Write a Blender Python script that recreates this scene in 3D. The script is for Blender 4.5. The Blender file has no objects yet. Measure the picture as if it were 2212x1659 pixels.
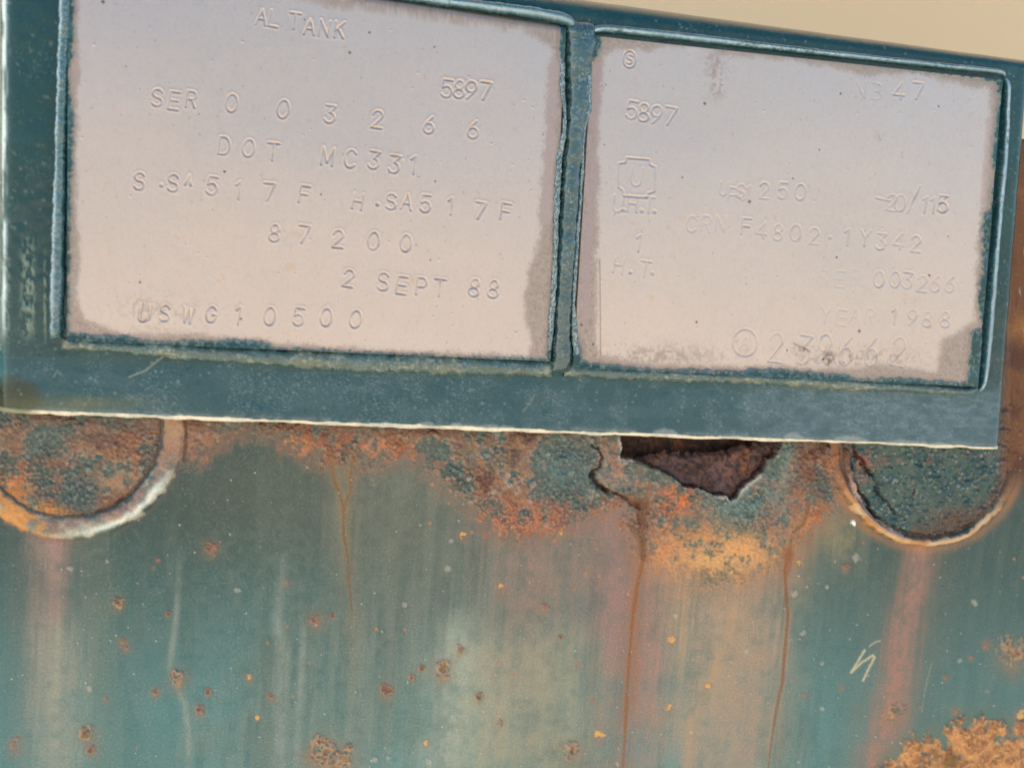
import bpy, math
import numpy as np

# ------------------------------------------------------------------ camera, world, sun, exposure
scene = bpy.context.scene
VW, VH = 2212.0, 1659.0                     # photo measurements are given on a 2212 x 1659 copy
FPX = 2372.0                                # focal length in those units
DIST = 0.375                                # metres from lens to the data plates
def _n(v): v = np.array(v, float); return v/np.linalg.norm(v)
AX = _n((8900, 370, FPX))                   # plate's horizontal edge as seen by the camera
_d = np.array((-1464., 20000., FPX*0.0)); _d[2] = -(AX[0]*_d[0]+AX[1]*_d[1])/AX[2]
DN = _n(_d)                                 # plate's downward edge
NN = np.cross(AX, DN)                       # into the plate
T0 = np.array((0., 0., DIST))
CAM = np.array((-AX@T0, -NN@T0, DN@T0))
cd = bpy.data.cameras.new("camera"); cam = bpy.data.objects.new("camera", cd)
scene.collection.objects.link(cam); scene.camera = cam
import mathutils
R = mathutils.Matrix(((AX[0], -AX[1], -AX[2]), (NN[0], -NN[1], -NN[2]), (-DN[0], DN[1], DN[2])))
cam.matrix_world = mathutils.Matrix.Translation(CAM) @ R.to_4x4()
cd.sensor_fit = 'HORIZONTAL'; cd.sensor_width = 36.0; cd.lens = 36.0*FPX/VW
cd.clip_start = 0.01; cd.clip_end = 500
cd.dof.use_dof = True; cd.dof.focus_distance = 0.388
cd.dof.aperture_fstop = (cd.lens/1000)/0.0034
scene.view_settings.view_transform = 'Standard'; scene.view_settings.look = 'None'
scene.view_settings.exposure = 1.85; scene.view_settings.gamma = 1.0
SUN_EL, SUN_AZ = math.radians(40), math.radians(-66)       # sun behind the plates: they hang in open shade
w = bpy.data.worlds.new("World"); scene.world = w; w.use_nodes = True
nt = w.node_tree; bg = nt.nodes["Background"]
sky = nt.nodes.new("ShaderNodeTexSky"); sky.sky_type = 'NISHITA'; sky.sun_disc = False
sky.sun_elevation = SUN_EL; sky.sun_rotation = SUN_AZ; sky.air_density = 1.0; sky.dust_density = 2.4; sky.ozone_density = 1.0
nt.links.new(sky.outputs[0], bg.inputs[0]); bg.inputs[1].default_value = 0.09
sd = bpy.data.lights.new("sun", 'SUN'); sun = bpy.data.objects.new("sun", sd); scene.collection.objects.link(sun)
sd.energy = 4.0; sd.angle = math.radians(0.5); sd.color = (1.0, 0.955, 0.89)
sdir = mathutils.Vector((math.sin(SUN_AZ)*math.cos(SUN_EL), math.cos(SUN_AZ)*math.cos(SUN_EL), math.sin(SUN_EL)))
sun.rotation_euler = sdir.to_track_quat('Z', 'Y').to_euler()
scene.cycles.use_denoising = True

# ------------------------------------------------------------------ helpers
def unproj(u, v, y):
    """photo point -> point of the plane at depth y (y = 0 is the face of the data plates)"""
    u = np.asarray(u, float); v = np.asarray(v, float)
    c = np.stack(np.broadcast_arrays((u-VW/2)/FPX, (v-VH/2)/FPX, np.ones_like(u*v)), -1)
    d = np.stack((c@AX, c@NN, -(c@DN)), -1)
    t = (y-CAM[1])/d[..., 1]
    return CAM + d*t[..., None]
_rng = np.random.RandomState(7)
_TAB = _rng.rand(512, 512).astype(np.float32)
def vnoise(x, y, seed=0):
    x = np.asarray(x, np.float32)+seed*37.31; y = np.asarray(y, np.float32)+seed*91.7
    xi = np.floor(x).astype(np.int32); yi = np.floor(y).astype(np.int32)
    fx = x-xi; fy = y-yi; fx = fx*fx*fx*(fx*(fx*6-15)+10); fy = fy*fy*fy*(fy*(fy*6-15)+10)
    x0 = xi & 511; x1 = (xi+1) & 511; y0 = yi & 511; y1 = (yi+1) & 511
    return (_TAB[x0, y0]*(1-fx)+_TAB[x1, y0]*fx)*(1-fy)+(_TAB[x0, y1]*(1-fx)+_TAB[x1, y1]*fx)*fy
def fbm(x, y, size, octv=4, seed=0, gain=0.5):
    s = 0; a = 1.0; t = 0; f = 1.0/size
    for k in range(octv):
        s = s+a*vnoise(x*f, y*f, seed+k*5); t += a; a *= gain; f *= 2.03
    return s/t                                             # 0..1, mean .5
def domes(x, y, cell, seed, rmin=.35, rmax=.62, fill=.9):
    """a field of round blisters: height 0..1 and a random id per blister"""
    x = np.asarray(x, np.float32)/cell; y = np.asarray(y, np.float32)/cell
    xi = np.floor(x).astype(np.int32); yi = np.floor(y).astype(np.int32)
    best = np.zeros_like(x); rid = np.zeros_like(x)
    for dx in (-1, 0, 1):
        for dy in (-1, 0, 1):
            cx = xi+dx; cy = yi+dy
            a = _TAB[(cx+seed*13) & 511, (cy+seed*29) & 511]; b = _TAB[(cx+seed*53+100) & 511, (cy+seed*11+200) & 511]
            c = _TAB[(cx+seed*71+300) & 511, (cy+seed*43+50) & 511]; e = _TAB[(cx+seed*17+40) & 511, (cy+seed*7+420) & 511]
            r = rmin+(rmax-rmin)*c*c
            d2 = ((x-cx-a)**2+(y-cy-b)**2)/(r*r)
            h = np.sqrt(np.clip(1-d2, 0, 1))*(r/rmax)*(e < fill)
            m = h > best
            best = np.where(m, h, best); rid = np.where(m, (e*7.13+c*3.7) % 1.0, rid)
    return best, rid
def sstep(a, b, x):
    t = np.clip((x-a)/(b-a), 0, 1); return t*t*(3-2*t)
def lin(*c):
    c = np.array(c, float)/255.
    return np.where(c <= .04045, c/12.92, ((c+.055)/1.055)**2.4)
def lay(col, m, c):
    m = np.clip(m, 0, 1)[:, None]; col *= (1-m); col += m*np.asarray(c)
def mixc(a, b, t): return np.asarray(a)*(1-t[:, None])+np.asarray(b)*t[:, None]
def seg_dist(U, V, pts, reach=40, closed=False):
    """distance to a polyline, measured only near it; also the fraction along the line"""
    D = np.full(U.shape, 1e3, np.float32); S = np.zeros(U.shape, np.float32)
    P = np.asarray(pts, float)
    if closed: P = np.vstack([P, P[:1]])
    bb = np.nonzero((U > P[:, 0].min()-reach) & (U < P[:, 0].max()+reach) & (V > P[:, 1].min()-reach) & (V < P[:, 1].max()+reach))[0]
    if not len(bb): return D, S
    u = U[bb]; v = V[bb]; d = np.full(u.shape, 1e3); s = np.zeros(u.shape)
    L = np.concatenate([[0], np.cumsum(np.hypot(*(P[1:]-P[:-1]).T))]); LT = max(L[-1], 1e-6)
    for i in range(len(P)-1):
        ax, ay = P[i]; bx, by = P[i+1]; ex, ey = bx-ax, by-ay; q = ex*ex+ey*ey+1e-9
        t = np.clip(((u-ax)*ex+(v-ay)*ey)/q, 0, 1)
        dd = np.hypot(u-ax-t*ex, v-ay-t*ey); m = dd < d
        d = np.where(m, dd, d); s = np.where(m, (L[i]+t*math.sqrt(q))/LT, s)
    D[bb] = d; S[bb] = s
    return D, S
def poly_sd(U, V, pts, reach=60):
    """signed distance to a polygon, positive inside"""
    P = np.asarray(pts, float); D, _ = seg_dist(U, V, P, reach, True)
    ins = np.zeros(U.shape, bool); n = len(P); j = n-1
    for i in range(n):
        (xi, yi), (xj, yj) = P[i], P[j]
        if yi != yj: ins ^= ((yi > V) != (yj > V)) & (U < (xj-xi)*(V-yi)/(yj-yi)+xi)
        j = i
    return np.where(ins, D, -D)
def grid_mesh(name, P, mat, parent=None, col=None, prm=None, hole=None):
    """P: rows x cols x 3 -> one smooth mesh; col (n,3) colour, prm (n,3) = roughness, metallic, fine relief"""
    r, c = P.shape[:2]; n = r*c
    i = np.arange(n, dtype=np.int32).reshape(r, c)
    q = np.stack((i[:-1, :-1], i[1:, :-1], i[1:, 1:], i[:-1, 1:]), -1).reshape(-1, 4)
    if hole is not None:
        q = q[~hole.reshape(-1)]; used, q = np.unique(q, return_inverse=True); q = q.reshape(-1, 4).astype(np.int32)
        P = P.reshape(-1, 3)[used]; col = None if col is None else col[used]; prm = None if prm is None else prm[used]; n = len(used)
    me = bpy.data.meshes.new(name)
    me.vertices.add(n); me.vertices.foreach_set("co", np.ascontiguousarray(P.reshape(-1), np.float32))
    me.loops.add(q.size); me.loops.foreach_set("vertex_index", q.reshape(-1))
    me.polygons.add(len(q)); me.polygons.foreach_set("loop_start", np.arange(0, q.size, 4, dtype=np.int32))
    me.polygons.foreach_set("use_smooth", np.ones(len(q), bool))
    me.update(calc_edges=True)
    for nm, a in (("Col", col), ("Prm", prm)):
        if a is None: continue
        at = me.color_attributes.new(nm, 'FLOAT_COLOR', 'POINT')
        at.data.foreach_set("color", np.concatenate((np.clip(a, 0, 1), np.ones((n, 1))), 1).astype(np.float32).reshape(-1))
    me.materials.append(mat)
    o = bpy.data.objects.new(name, me); scene.collection.objects.link(o)
    if parent: o.parent = parent
    return o
def thing(name, label, cat, loc=(0, 0, 0)):
    o = bpy.data.objects.new(name, None); scene.collection.objects.link(o); o.location = loc
    o.empty_display_size = .02; o["label"] = label; o["category"] = cat
    return o
def material(name, grain=900., grain_amt=.12, bump=.25, bscale=1400., brush=0., coat=0., speck=0., speck_col=(.5, .5, .5), spec=.5):
    m = bpy.data.materials.new(name); m.use_nodes = True; t = m.node_tree; N = t.nodes; Lk = t.links
    b = N["Principled BSDF"]
    ca = N.new("ShaderNodeAttribute"); ca.attribute_name = "Col"
    pa = N.new("ShaderNodeAttribute"); pa.attribute_name = "Prm"
    sp = N.new("ShaderNodeSeparateColor"); Lk.new(pa.outputs["Color"], sp.inputs[0])
    tc = N.new("ShaderNodeTexCoord")
    nz = N.new("ShaderNodeTexNoise"); nz.inputs["Scale"].default_value = grain; nz.inputs["Detail"].default_value = 4
    nz.inputs["Roughness"].default_value = .65; Lk.new(tc.outputs["Object"], nz.inputs["Vector"])
    mr = N.new("ShaderNodeMapRange"); mr.inputs["From Min"].default_value = .25; mr.inputs["From Max"].default_value = .75
    mr.inputs["To Min"].default_value = 1-grain_amt; mr.inputs["To Max"].default_value = 1+grain_amt
    Lk.new(nz.outputs[0], mr.inputs["Value"])
    mx = N.new("ShaderNodeMix"); mx.data_type = 'RGBA'; mx.blend_type = 'MULTIPLY'; mx.inputs["Factor"].default_value = 1
    mx.clamp_result = False
    Lk.new(ca.outputs["Color"], mx.inputs["A"]); Lk.new(mr.outputs[0], mx.inputs["B"])
    colout = mx.outputs["Result"]
    if speck > 0:                                          # pale grit and chalk specks
        vn = N.new("ShaderNodeTexNoise"); vn.inputs["Scale"].default_value = 1300; vn.inputs["Detail"].default_value = 2
        Lk.new(tc.outputs["Object"], vn.inputs["Vector"])
        vb = N.new("ShaderNodeTexNoise"); vb.inputs["Scale"].default_value = 90; vb.inputs["Detail"].default_value = 3
        Lk.new(tc.outputs["Object"], vb.inputs["Vector"])
        ad = N.new("ShaderNodeMath"); ad.operation = 'MULTIPLY_ADD'; ad.inputs[1].default_value = .45; Lk.new(vb.outputs[0], ad.inputs[0]); Lk.new(vn.outputs[0], ad.inputs[2])
        ms = N.new("ShaderNodeMapRange"); ms.inputs["From Min"].default_value = .80; ms.inputs["From Max"].default_value = 1.02
        ms.inputs["To Max"].default_value = speck; Lk.new(ad.outputs[0], ms.inputs["Value"])
        m2 = N.new("ShaderNodeMix"); m2.data_type = 'RGBA'; Lk.new(ms.outputs[0], m2.inputs["Factor"])
        Lk.new(colout, m2.inputs["A"]); m2.inputs["B"].default_value = (*speck_col, 1); colout = m2.outputs["Result"]
    Lk.new(colout, b.inputs["Base Color"])
    Lk.new(sp.outputs[0], b.inputs["Roughness"]); Lk.new(sp.outputs[1], b.inputs["Metallic"])
    b.inputs["Specular IOR Level"].default_value = spec
    b.inputs["Coat Weight"].default_value = coat; b.inputs["Coat Roughness"].default_value = .12
    bn = N.new("ShaderNodeTexNoise"); bn.inputs["Scale"].default_value = bscale; bn.inputs["Detail"].default_value = 3
    if brush > 0:                                          # fine vertical rolling marks of the sheet
        mp = N.new("ShaderNodeMapping"); mp.inputs["Scale"].default_value = (1, 1, .06)
        Lk.new(tc.outputs["Object"], mp.inputs[0]); Lk.new(mp.outputs[0], bn.inputs["Vector"])
    else: Lk.new(tc.outputs["Object"], bn.inputs["Vector"])
    bp = N.new("ShaderNodeBump"); bp.inputs["Distance"].default_value = .0002
    mm = N.new("ShaderNodeMath"); mm.operation = 'MULTIPLY'; mm.inputs[1].default_value = bump
    Lk.new(sp.outputs[2], mm.inputs[0]); Lk.new(mm.outputs[0], bp.inputs["Strength"])
    Lk.new(bn.outputs[0], bp.inputs["Height"]); Lk.new(bp.outputs[0], b.inputs["Normal"])
    return m
def flat_attr(n, col, rough, metal=0., relief=1.):
    return np.tile(np.asarray(col, float), (n, 1)), np.tile((rough, metal, relief), (n, 1)).astype(float)

TEAL = lin(14, 60, 62); TEAL_D = lin(18, 52, 56); TEAL_B = lin(44, 88, 96); HAZE = lin(122, 142, 148)
CRUST = lin(128, 132, 106); OLIVE = lin(72, 84, 52)
M_metal = material("stamped_steel", 1500, .05, .22, 2600, brush=1, speck=.0)
M_paint = material("green_paint", 1000, .20, .45, 1100, coat=.3, speck=.2, speck_col=lin(110, 132, 134), spec=.3)
M_bead = material("painted_weld", 900, .22, .5, 900, coat=1.0, speck=.5, speck_col=lin(140, 165, 165))
M_panel = material("rusty_paint", 1300, .24, .7, 1300, spec=.38, coat=.0, speck=.12, speck_col=lin(170, 172, 158))
M_rust = material("bare_rust", 700, .35, 1.0, 600)

# ------------------------------------------------------------------ the setting: ground and the wall behind
def simple_mat(name, c1, c2, scale, rough):
    m = bpy.data.materials.new(name); m.use_nodes = True; N = m.node_tree.nodes; Lk = m.node_tree.links; b = N["Principled BSDF"]
    tc = N.new("ShaderNodeTexCoord")
    nz = N.new("ShaderNodeTexNoise"); nz.inputs["Scale"].default_value = scale; nz.inputs["Detail"].default_value = 5
    Lk.new(tc.outputs["Object"], nz.inputs["Vector"])
    rp = N.new("ShaderNodeValToRGB"); rp.color_ramp.elements[0].position = .3; rp.color_ramp.elements[1].position = .7
    rp.color_ramp.elements[0].color = (*c1, 1); rp.color_ramp.elements[1].color = (*c2, 1)
    Lk.new(nz.outputs[0], rp.inputs[0]); Lk.new(rp.outputs[0], b.inputs["Base Color"]); b.inputs["Roughness"].default_value = rough
    return m
GZ = -0.95
yy = np.array([-250., -60, -15, -4, 0, 4, 15, 60, 250])
gx, gy = np.meshgrid(yy, yy[::-1])
g = grid_mesh("ground", np.stack((gx, gy, np.full_like(gx, GZ)), -1), simple_mat("dry_sand", lin(172, 160, 142), lin(194, 182, 164), .8, .9))
g["kind"] = "structure"
def box(name, lo, hi, mat):
    (a, b, c), (d, e, f) = lo, hi
    me = bpy.data.meshes.new(name)
    me.from_pydata([(a, b, c), (d, b, c), (d, e, c), (a, e, c), (a, b, f), (d, b, f), (d, e, f), (a, e, f)], [],
                   [(0, 3, 2, 1), (4, 5, 6, 7), (0, 1, 5, 4), (1, 2, 6, 5), (2, 3, 7, 6), (3, 0, 4, 7)])
    me.materials.append(mat); o = bpy.data.objects.new(name, me); scene.collection.objects.link(o); return o
XL = float(unproj(135., 300., .003)[0])          # the wall ends where its shade just clears the holder's left edge
wall = box("wall", (XL-.5*math.tan(-SUN_AZ), .5, GZ), (4, .7, GZ+3.2), simple_mat("beige_wall_paint", lin(200, 178, 140), lin(214, 192, 156), .9, .7))
wall["label"] = "plain beige wall, out of focus above the top edge of the green plate holder"; wall["category"] = "wall"

# ------------------------------------------------------------------ stamped lettering: single-stroke glyphs
def arc(cx, cy, rx, ry, a0, a1, n=10):
    return [(cx+rx*math.cos(math.radians(a0+(a1-a0)*i/n)), cy+ry*math.sin(math.radians(a0+(a1-a0)*i/n))) for i in range(n+1)]
# unit box: x -.5..(.5), y -.5 (top) .. .5 (bottom); angles run clockwise on the page
G = {
 'A': [[(-.45, .5), (0, -.5), (.45, .5)], [(-.27, .12), (.27, .12)]], '^': [[(-.35, .4), (0, -.5), (.35, .4)]],
 'L': [[(-.35, -.5), (-.35, .5), (.4, .5)]], 'T': [[(-.45, -.5), (.45, -.5)], [(0, -.5), (0, .5)]],
 'N': [[(-.4, .5), (-.4, -.5), (.4, .5), (.4, -.5)]], 'K': [[(-.35, -.5), (-.35, .5)], [(.4, -.5), (-.35, .1)], [(-.1, -.08), (.4, .5)]],
 'S': [arc(0, -.25, .38, .25, -20, -180, 8)+arc(0, -.25, .38, .25, 180, 90, 5)[1:]+arc(0, .25, .4, .25, -90, 160, 12)[1:]],
 'E': [[(.4, -.5), (-.35, -.5), (-.35, .5), (.4, .5)], [(-.35, 0), (.3, 0)]], 'F': [[(.4, -.5), (-.35, -.5), (-.35, .5)], [(-.35, 0), (.28, 0)]],
 'R': [[(-.35, .5), (-.35, -.5), (.1, -.5)]+arc(.1, -.25, .28, .25, -90, 90, 8)+[(-.35, 0)], [(.05, 0), (.4, .5)]],
 'P': [[(-.35, .5), (-.35, -.5), (.1, -.5)]+arc(.1, -.23, .29, .27, -90, 90, 8)+[(-.35, .04)]],
 'B': [[(-.35, -.5), (.1, -.5)]+arc(.1, -.25, .26, .25, -90, 90, 8)+[(-.1, 0)], arc(.1, .25, .3, .25, -90, 90, 8)+[(-.35, .5)]],
 'D': [[(-.4, -.5), (-.05, -.5)]+arc(-.05, 0, .45, .5, -90, 90, 12)+[(-.4, .5), (-.4, -.5)]],
 'O': [arc(0, 0, .44, .5, 0, 360, 20)], '0': [arc(0, 0, .42, .5, 0, 360, 20)], 'M': [[(-.42, .5), (-.42, -.5), (0, .35), (.42, -.5), (.42, .5)]],
 'C': [arc(.03, 0, .44, .5, -40, -320, 16)], 'G': [arc(.03, 0, .44, .5, -45, -360, 16)+[(.12, 0)]],
 'H': [[(-.4, -.5), (-.4, .5)], [(.4, -.5), (.4, .5)], [(-.4, 0), (.4, 0)]],
 'U': [[(-.38, -.5), (-.38, .15)]+arc(0, .15, .38, .35, 180, 0, 10)+[(.38, -.5)]], 'W': [[(-.5, -.5), (-.25, .5), (0, -.4), (.25, .5), (.5, -.5)]],
 'V': [[(-.42, -.5), (0, .5), (.42, -.5)]], 'Y': [[(-.42, -.5), (0, 0), (.42, -.5)], [(0, 0), (0, .5)]],
 '1': [[(-.25, -.28), (.05, -.5), (.05, .5)]], '2': [arc(0, -.22, .38, .28, 190, 370, 12)+[(-.38, .5), (.42, .5)]],
 '3': [[(-.36, -.5), (.38, -.5), (-.02, -.1)]+arc(-.02, .2, .4, .3, -85, 160, 12)], '4': [[(.2, .5), (.2, -.5), (-.45, .25), (.45, .25)]],
 '5': [[(.36, -.5), (-.3, -.5), (-.34, -.05)]+arc(0, .18, .4, .32, -140, 150, 12)],
 '6': [[(.2, -.5), (-.25, -.1)]+arc(0, .2, .38, .3, 215, -145, 18)], '7': [[(-.42, -.5), (.42, -.5), (-.1, .5)]],
 '8': [arc(0, -.25, .3, .25, 90, 450, 16), arc(0, .25, .38, .25, -90, 270, 16)], '9': [[(-.2, .5), (.25, .1)]+arc(0, -.2, .38, .3, 35, -325, 18)],
 '.': [[(0, 0), (.02, .02)]], '-': [[(-.5, 0), (.5, .06)]], '/': [[(.35, -.5), (-.35, .5)]],
}
def stamp(U, V, hgt, dirt, ch, x, y, h, wd=None, rot=4., depth=1., sw=2.3, drt=.5, rs=[0]):
    rs[0] += 1; q = np.random.RandomState(rs[0]*17+3)
    wd = wd or h*.74; a = math.radians(rot+q.uniform(-3, 3)); ca, sa = math.cos(a), math.sin(a)
    bb = np.nonzero((abs(U-x) < max(wd, h)*.9+12) & (abs(V-y) < h*.8+12))[0]
    if not len(bb): return
    d = np.full(len(bb), 1e3)
    for st in G[ch]:
        pts = [(x+ca*px*wd-sa*py*h, y+sa*px*wd+ca*py*h) for px, py in st]
        dd, _ = seg_dist(U[bb], V[bb], pts, 12); d = np.minimum(d, dd)
    if ch == '.': d = np.maximum(d-2.2, 0)
    # one side of each blow bites deeper, as a hand-held punch does
    tilt = (.2+1.6*fbm(U[bb]+x*3, V[bb]+y*7, 18, 2, 300))*(1+.35*math.cos(q.uniform(0, 6.28))*(U[bb]-x)/h+.35*math.sin(q.uniform(0, 6.28))*(V[bb]-y)/h)
    prof = -np.exp(-(d/sw)**2)*np.clip(tilt, .25, 1.5)*.00022*depth+.00005*depth*np.exp(-((d-4.6)/2.)**2)
    hgt[bb] += prof
    dirt[bb] = np.maximum(dirt[bb], drt*depth*np.exp(-(d/(sw*.8))**2)*np.clip(tilt, .2, 1))
LEFT = [('A', 565, 38, 33), ('L', 592, 41, 34), ('T', 637, 46, 34), ('A', 669, 59, 33), ('N', 701, 62, 34), ('K', 733, 65, 34),
 ('S', 340, 211, 36), ('E', 376, 218, 38), ('R', 413, 215, 34), ('0', 501, 223, 38), ('0', 612, 236, 39), ('3', 713, 247, 37), ('2', 815, 258, 37), ('6', 927, 270, 36), ('6', 1022, 280, 37),
 ('5', 965, 191.5, 37), ('8', 992, 193, 37), ('9', 1017, 195, 38), ('7', 1048, 197, 38),
 ('D', 485, 315, 37), ('O', 537, 320, 37), ('T', 590, 328, 37), ('M', 708, 338, 38), ('C', 757, 343, 38), ('3', 808, 346, 37), ('3', 852, 355, 37), ('1', 894, 356, 39),
 ('S', 301, 391, 36), ('.', 349, 400, 10), ('S', 374, 395, 36), ('^', 408, 390, 24), ('5', 458, 401, 38), ('1', 516, 411, 38), ('7', 581, 415, 38), ('F', 657, 420, 36),
 ('H', 773, 435, 33), ('.', 815, 441, 10), ('S', 845, 435, 33), ('A', 879, 436, 33), ('5', 919, 440, 36), ('1', 974, 445, 37), ('7', 1037, 455, 36), ('F', 1092, 457, 35),
 ('8', 593, 503, 36), ('7', 656, 506, 37), ('2', 730, 516, 37), ('0', 807, 520, 37), ('0', 877, 525, 36),
 ('2', 753, 601, 36), ('S', 828, 608, 37), ('E', 868, 616, 37), ('P', 910, 618, 36), ('T', 950, 621, 36), ('8', 1025, 621, 37), ('8', 1066, 624, 37),
 ('U', 310, 676, 37), ('U', 316, 675, 36), ('S', 356, 676, 34), ('W', 407, 681, 33), ('G', 456, 678.6, 34), ('1', 516, 681, 38), ('0', 583, 682.6, 38), ('5', 645, 684, 37), ('0', 705, 685, 38), ('0', 768, 689, 37)]
RIGHT = [('S', 1360, 128, 20, 1.), ('5', 1365, 238, 38, 1.2), ('8', 1391, 243, 38, 1.2), ('9', 1418, 248, 38, 1.2), ('7', 1448, 251, 38, 1.2),
 ('U', 1375, 382, 40, .6), ('U', 1335, 440, 36, .9), ('.', 1347, 454, 8, .9), ('H', 1366, 440, 34, .9), ('.', 1386, 455, 8, .9), ('T', 1402, 443, 34, .9), ('.', 1413, 457, 8, .9),
 ('1', 1380, 525, 36, .9), ('H', 1336, 573, 33, .7), ('.', 1361, 588, 8, .9), ('T', 1394, 581, 33, .8), ('.', 1409, 590, 8, .9),
 ('N', 1858, 194, 34, .45), ('B', 1892, 198, 34, .35), ('4', 1941, 197, 35, .9), ('7', 1982, 197, 35, .9),
 ('U', 1563, 408, 28, .55), ('P', 1582, 421, 30, .6), ('S', 1600, 413, 28, .55), ('1', 1617, 418, 34, .6), ('U', 1606, 418, 28, .4), ('2', 1651, 412, 34, .75), ('5', 1691, 412, 34, .7), ('0', 1729, 415, 34, .8),
 ('-', 1908, 430, 30, .9), ('2', 1926, 438, 34, .6), ('0', 1944, 439, 35, .9), ('/', 1973, 431, 60, 1.1), ('1', 1998, 442, 34, 1.2), ('1', 2016, 443, 34, 1.2), ('5', 2036, 441, 35, 1.1), ('6', 2037, 441, 35, .7),
 ('C', 1494, 484, 34, .45), ('R', 1525, 484, 34, .4), ('N', 1557, 484, 34, .4), ('F', 1612, 489, 34, 1.1), ('4', 1646, 497, 34, .7), ('8', 1681, 502, 34, .6), ('0', 1719, 503, 35, 1.), ('2', 1759, 510, 34, .6), ('.', 1793, 513, 10, 1.2), ('1', 1831, 512, 35, .9), ('Y', 1869, 514, 34, .9), ('3', 1903, 522, 34, .9), ('4', 1941, 521, 34, .8), ('2', 1978, 527, 34, .8),
 ('S', 1778, 600, 34, .22), ('E', 1814, 603, 34, .4), ('R', 1849, 600, 34, .22), ('0', 1899, 603, 34, .9), ('0', 1934, 604, 34, .9), ('3', 1961, 606, 34, .9), ('2', 1993, 613, 34, .7), ('6', 2021, 613, 34, .7), ('6', 2053, 614, 34, .7),
 ('Y', 1784, 681, 33, .45), ('E', 1817, 686, 33, .4), ('A', 1847, 681, 33, .4), ('R', 1879, 684, 33, .35), ('1', 1933, 683, 34, 1.), ('9', 1971, 686, 34, .7), ('8', 2004, 689, 33, .7), ('8', 2043, 690, 33, .8),
 ('A', 1610, 740, 27, .5), ('2', 1676, 751, 62, .95), ('3', 1737, 756, 62, .95), ('9', 1781, 753, 62, .95), ('6', 1828, 758, 62, .95), ('6', 1883, 760, 62, .95), ('2', 1941, 760, 62, .9)]

# ------------------------------------------------------------------ the plate holder and its two data plates
holder = thing("plate_holder", "dark teal painted steel holder carrying two stamped data plates above the rusty panel", "plate holder", tuple(unproj(1100., 950., .008)))
HL = np.array(holder.location)
def bilin(q, a, b):
    tl, tr, br, bl = [np.array(p, float) for p in q]
    return (tl*(1-a)[..., None]+tr*a[..., None])*(1-b)[..., None]+(bl*(1-a)[..., None]+br*a[..., None])*b[..., None]

VIS_L = [(161, -95), (161, 33), (157, 45), (160, 62), (157, 108), (158, 120), (149, 145), (148, 165), (152, 185), (153, 210), (158, 232), (160, 280), (158, 340), (155, 400), (155, 450), (152, 510), (149, 545), (153, 553), (149, 600), (150, 640), (148, 718),
 (225, 724), (280, 726), (300, 733), (340, 739), (370, 736), (470, 737), (490, 732), (555, 736), (580, 744), (592, 752), (650, 755), (700, 756), (737, 759), (800, 762), (900, 766), (1000, 772), (1100, 773), (1178, 775),
 (1180, 760), (1186, 735), (1188, 690), (1192, 640), (1196, 590), (1198, 553), (1198, 466), (1203, 366), (1213, 310), (1217, 283), (1217, 250), (1212, 207), (1213, 140), (1207, 125), (1210, 52), (1203, 48), (1137, 37), (1037, 22), (937, 10), (853, -2)]
VIS_R = [(1300, 82), (1296, 87), (1295, 110), (1283, 130), (1273, 137), (1272, 167), (1275, 213), (1268, 260), (1257, 283), (1260, 293), (1257, 333), (1253, 416), (1248, 483), (1243, 553), (1241, 569), (1237, 653), (1233, 693), (1243, 713), (1253, 746), (1258, 779),
 (1270, 783), (1353, 791), (1403, 797), (1474, 798), (1524, 801), (1557, 800), (1601, 801), (1614, 798), (1674, 798), (1767, 806), (1824, 808), (1851, 818), (1887, 819), (1901, 816), (1974, 819), (2088, 828), (2098, 716), (2119, 711), (2118, 680), (2111, 653), (2116, 613), (2121, 573), (2121, 494), (2124, 461), (2138, 451), (2141, 417), (2148, 384), (2141, 340), (2145, 300), (2151, 250), (2154, 213), (2148, 180),
 (2124, 173), (1974, 153), (1807, 132), (1674, 115), (1540, 97), (1474, 88), (1436, 88), (1370, 81), (1320, 80)]
POL_L = [(168, -90), (500, -40), (737, 16), (803, 22), (870, 25), (920, 37), (970, 47), (1023, 53), (1053, 52), (1097, 63), (1130, 63), (1153, 77), (1187, 97), (1195, 120), (1188, 150), (1180, 250), (1176, 350), (1168, 450), (1165, 520), (1150, 570), (1140, 600), (1133, 636), (1137, 690), (1150, 740), (1140, 768), (700, 752), (500, 728), (250, 718), (185, 690), (165, 650), (168, 600), (170, 560), (166, 400), (166, 200)]
POL_R = [(1300, 120), (1330, 105), (1370, 108), (1440, 100), (1500, 98), (1535, 105), (1560, 118), (1650, 125), (1750, 135), (1840, 155), (1880, 163), (2000, 160), (2080, 185), (2140, 190), (2135, 300), (2125, 420), (2118, 480), (2112, 600), (2108, 690), (2070, 718), (2040, 735), (2032, 745), (2038, 765), (2020, 802), (1960, 798), (1900, 792), (1840, 800), (1700, 795), (1560, 792), (1400, 788), (1290, 772), (1285, 700), (1288, 500), (1292, 300)]

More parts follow.
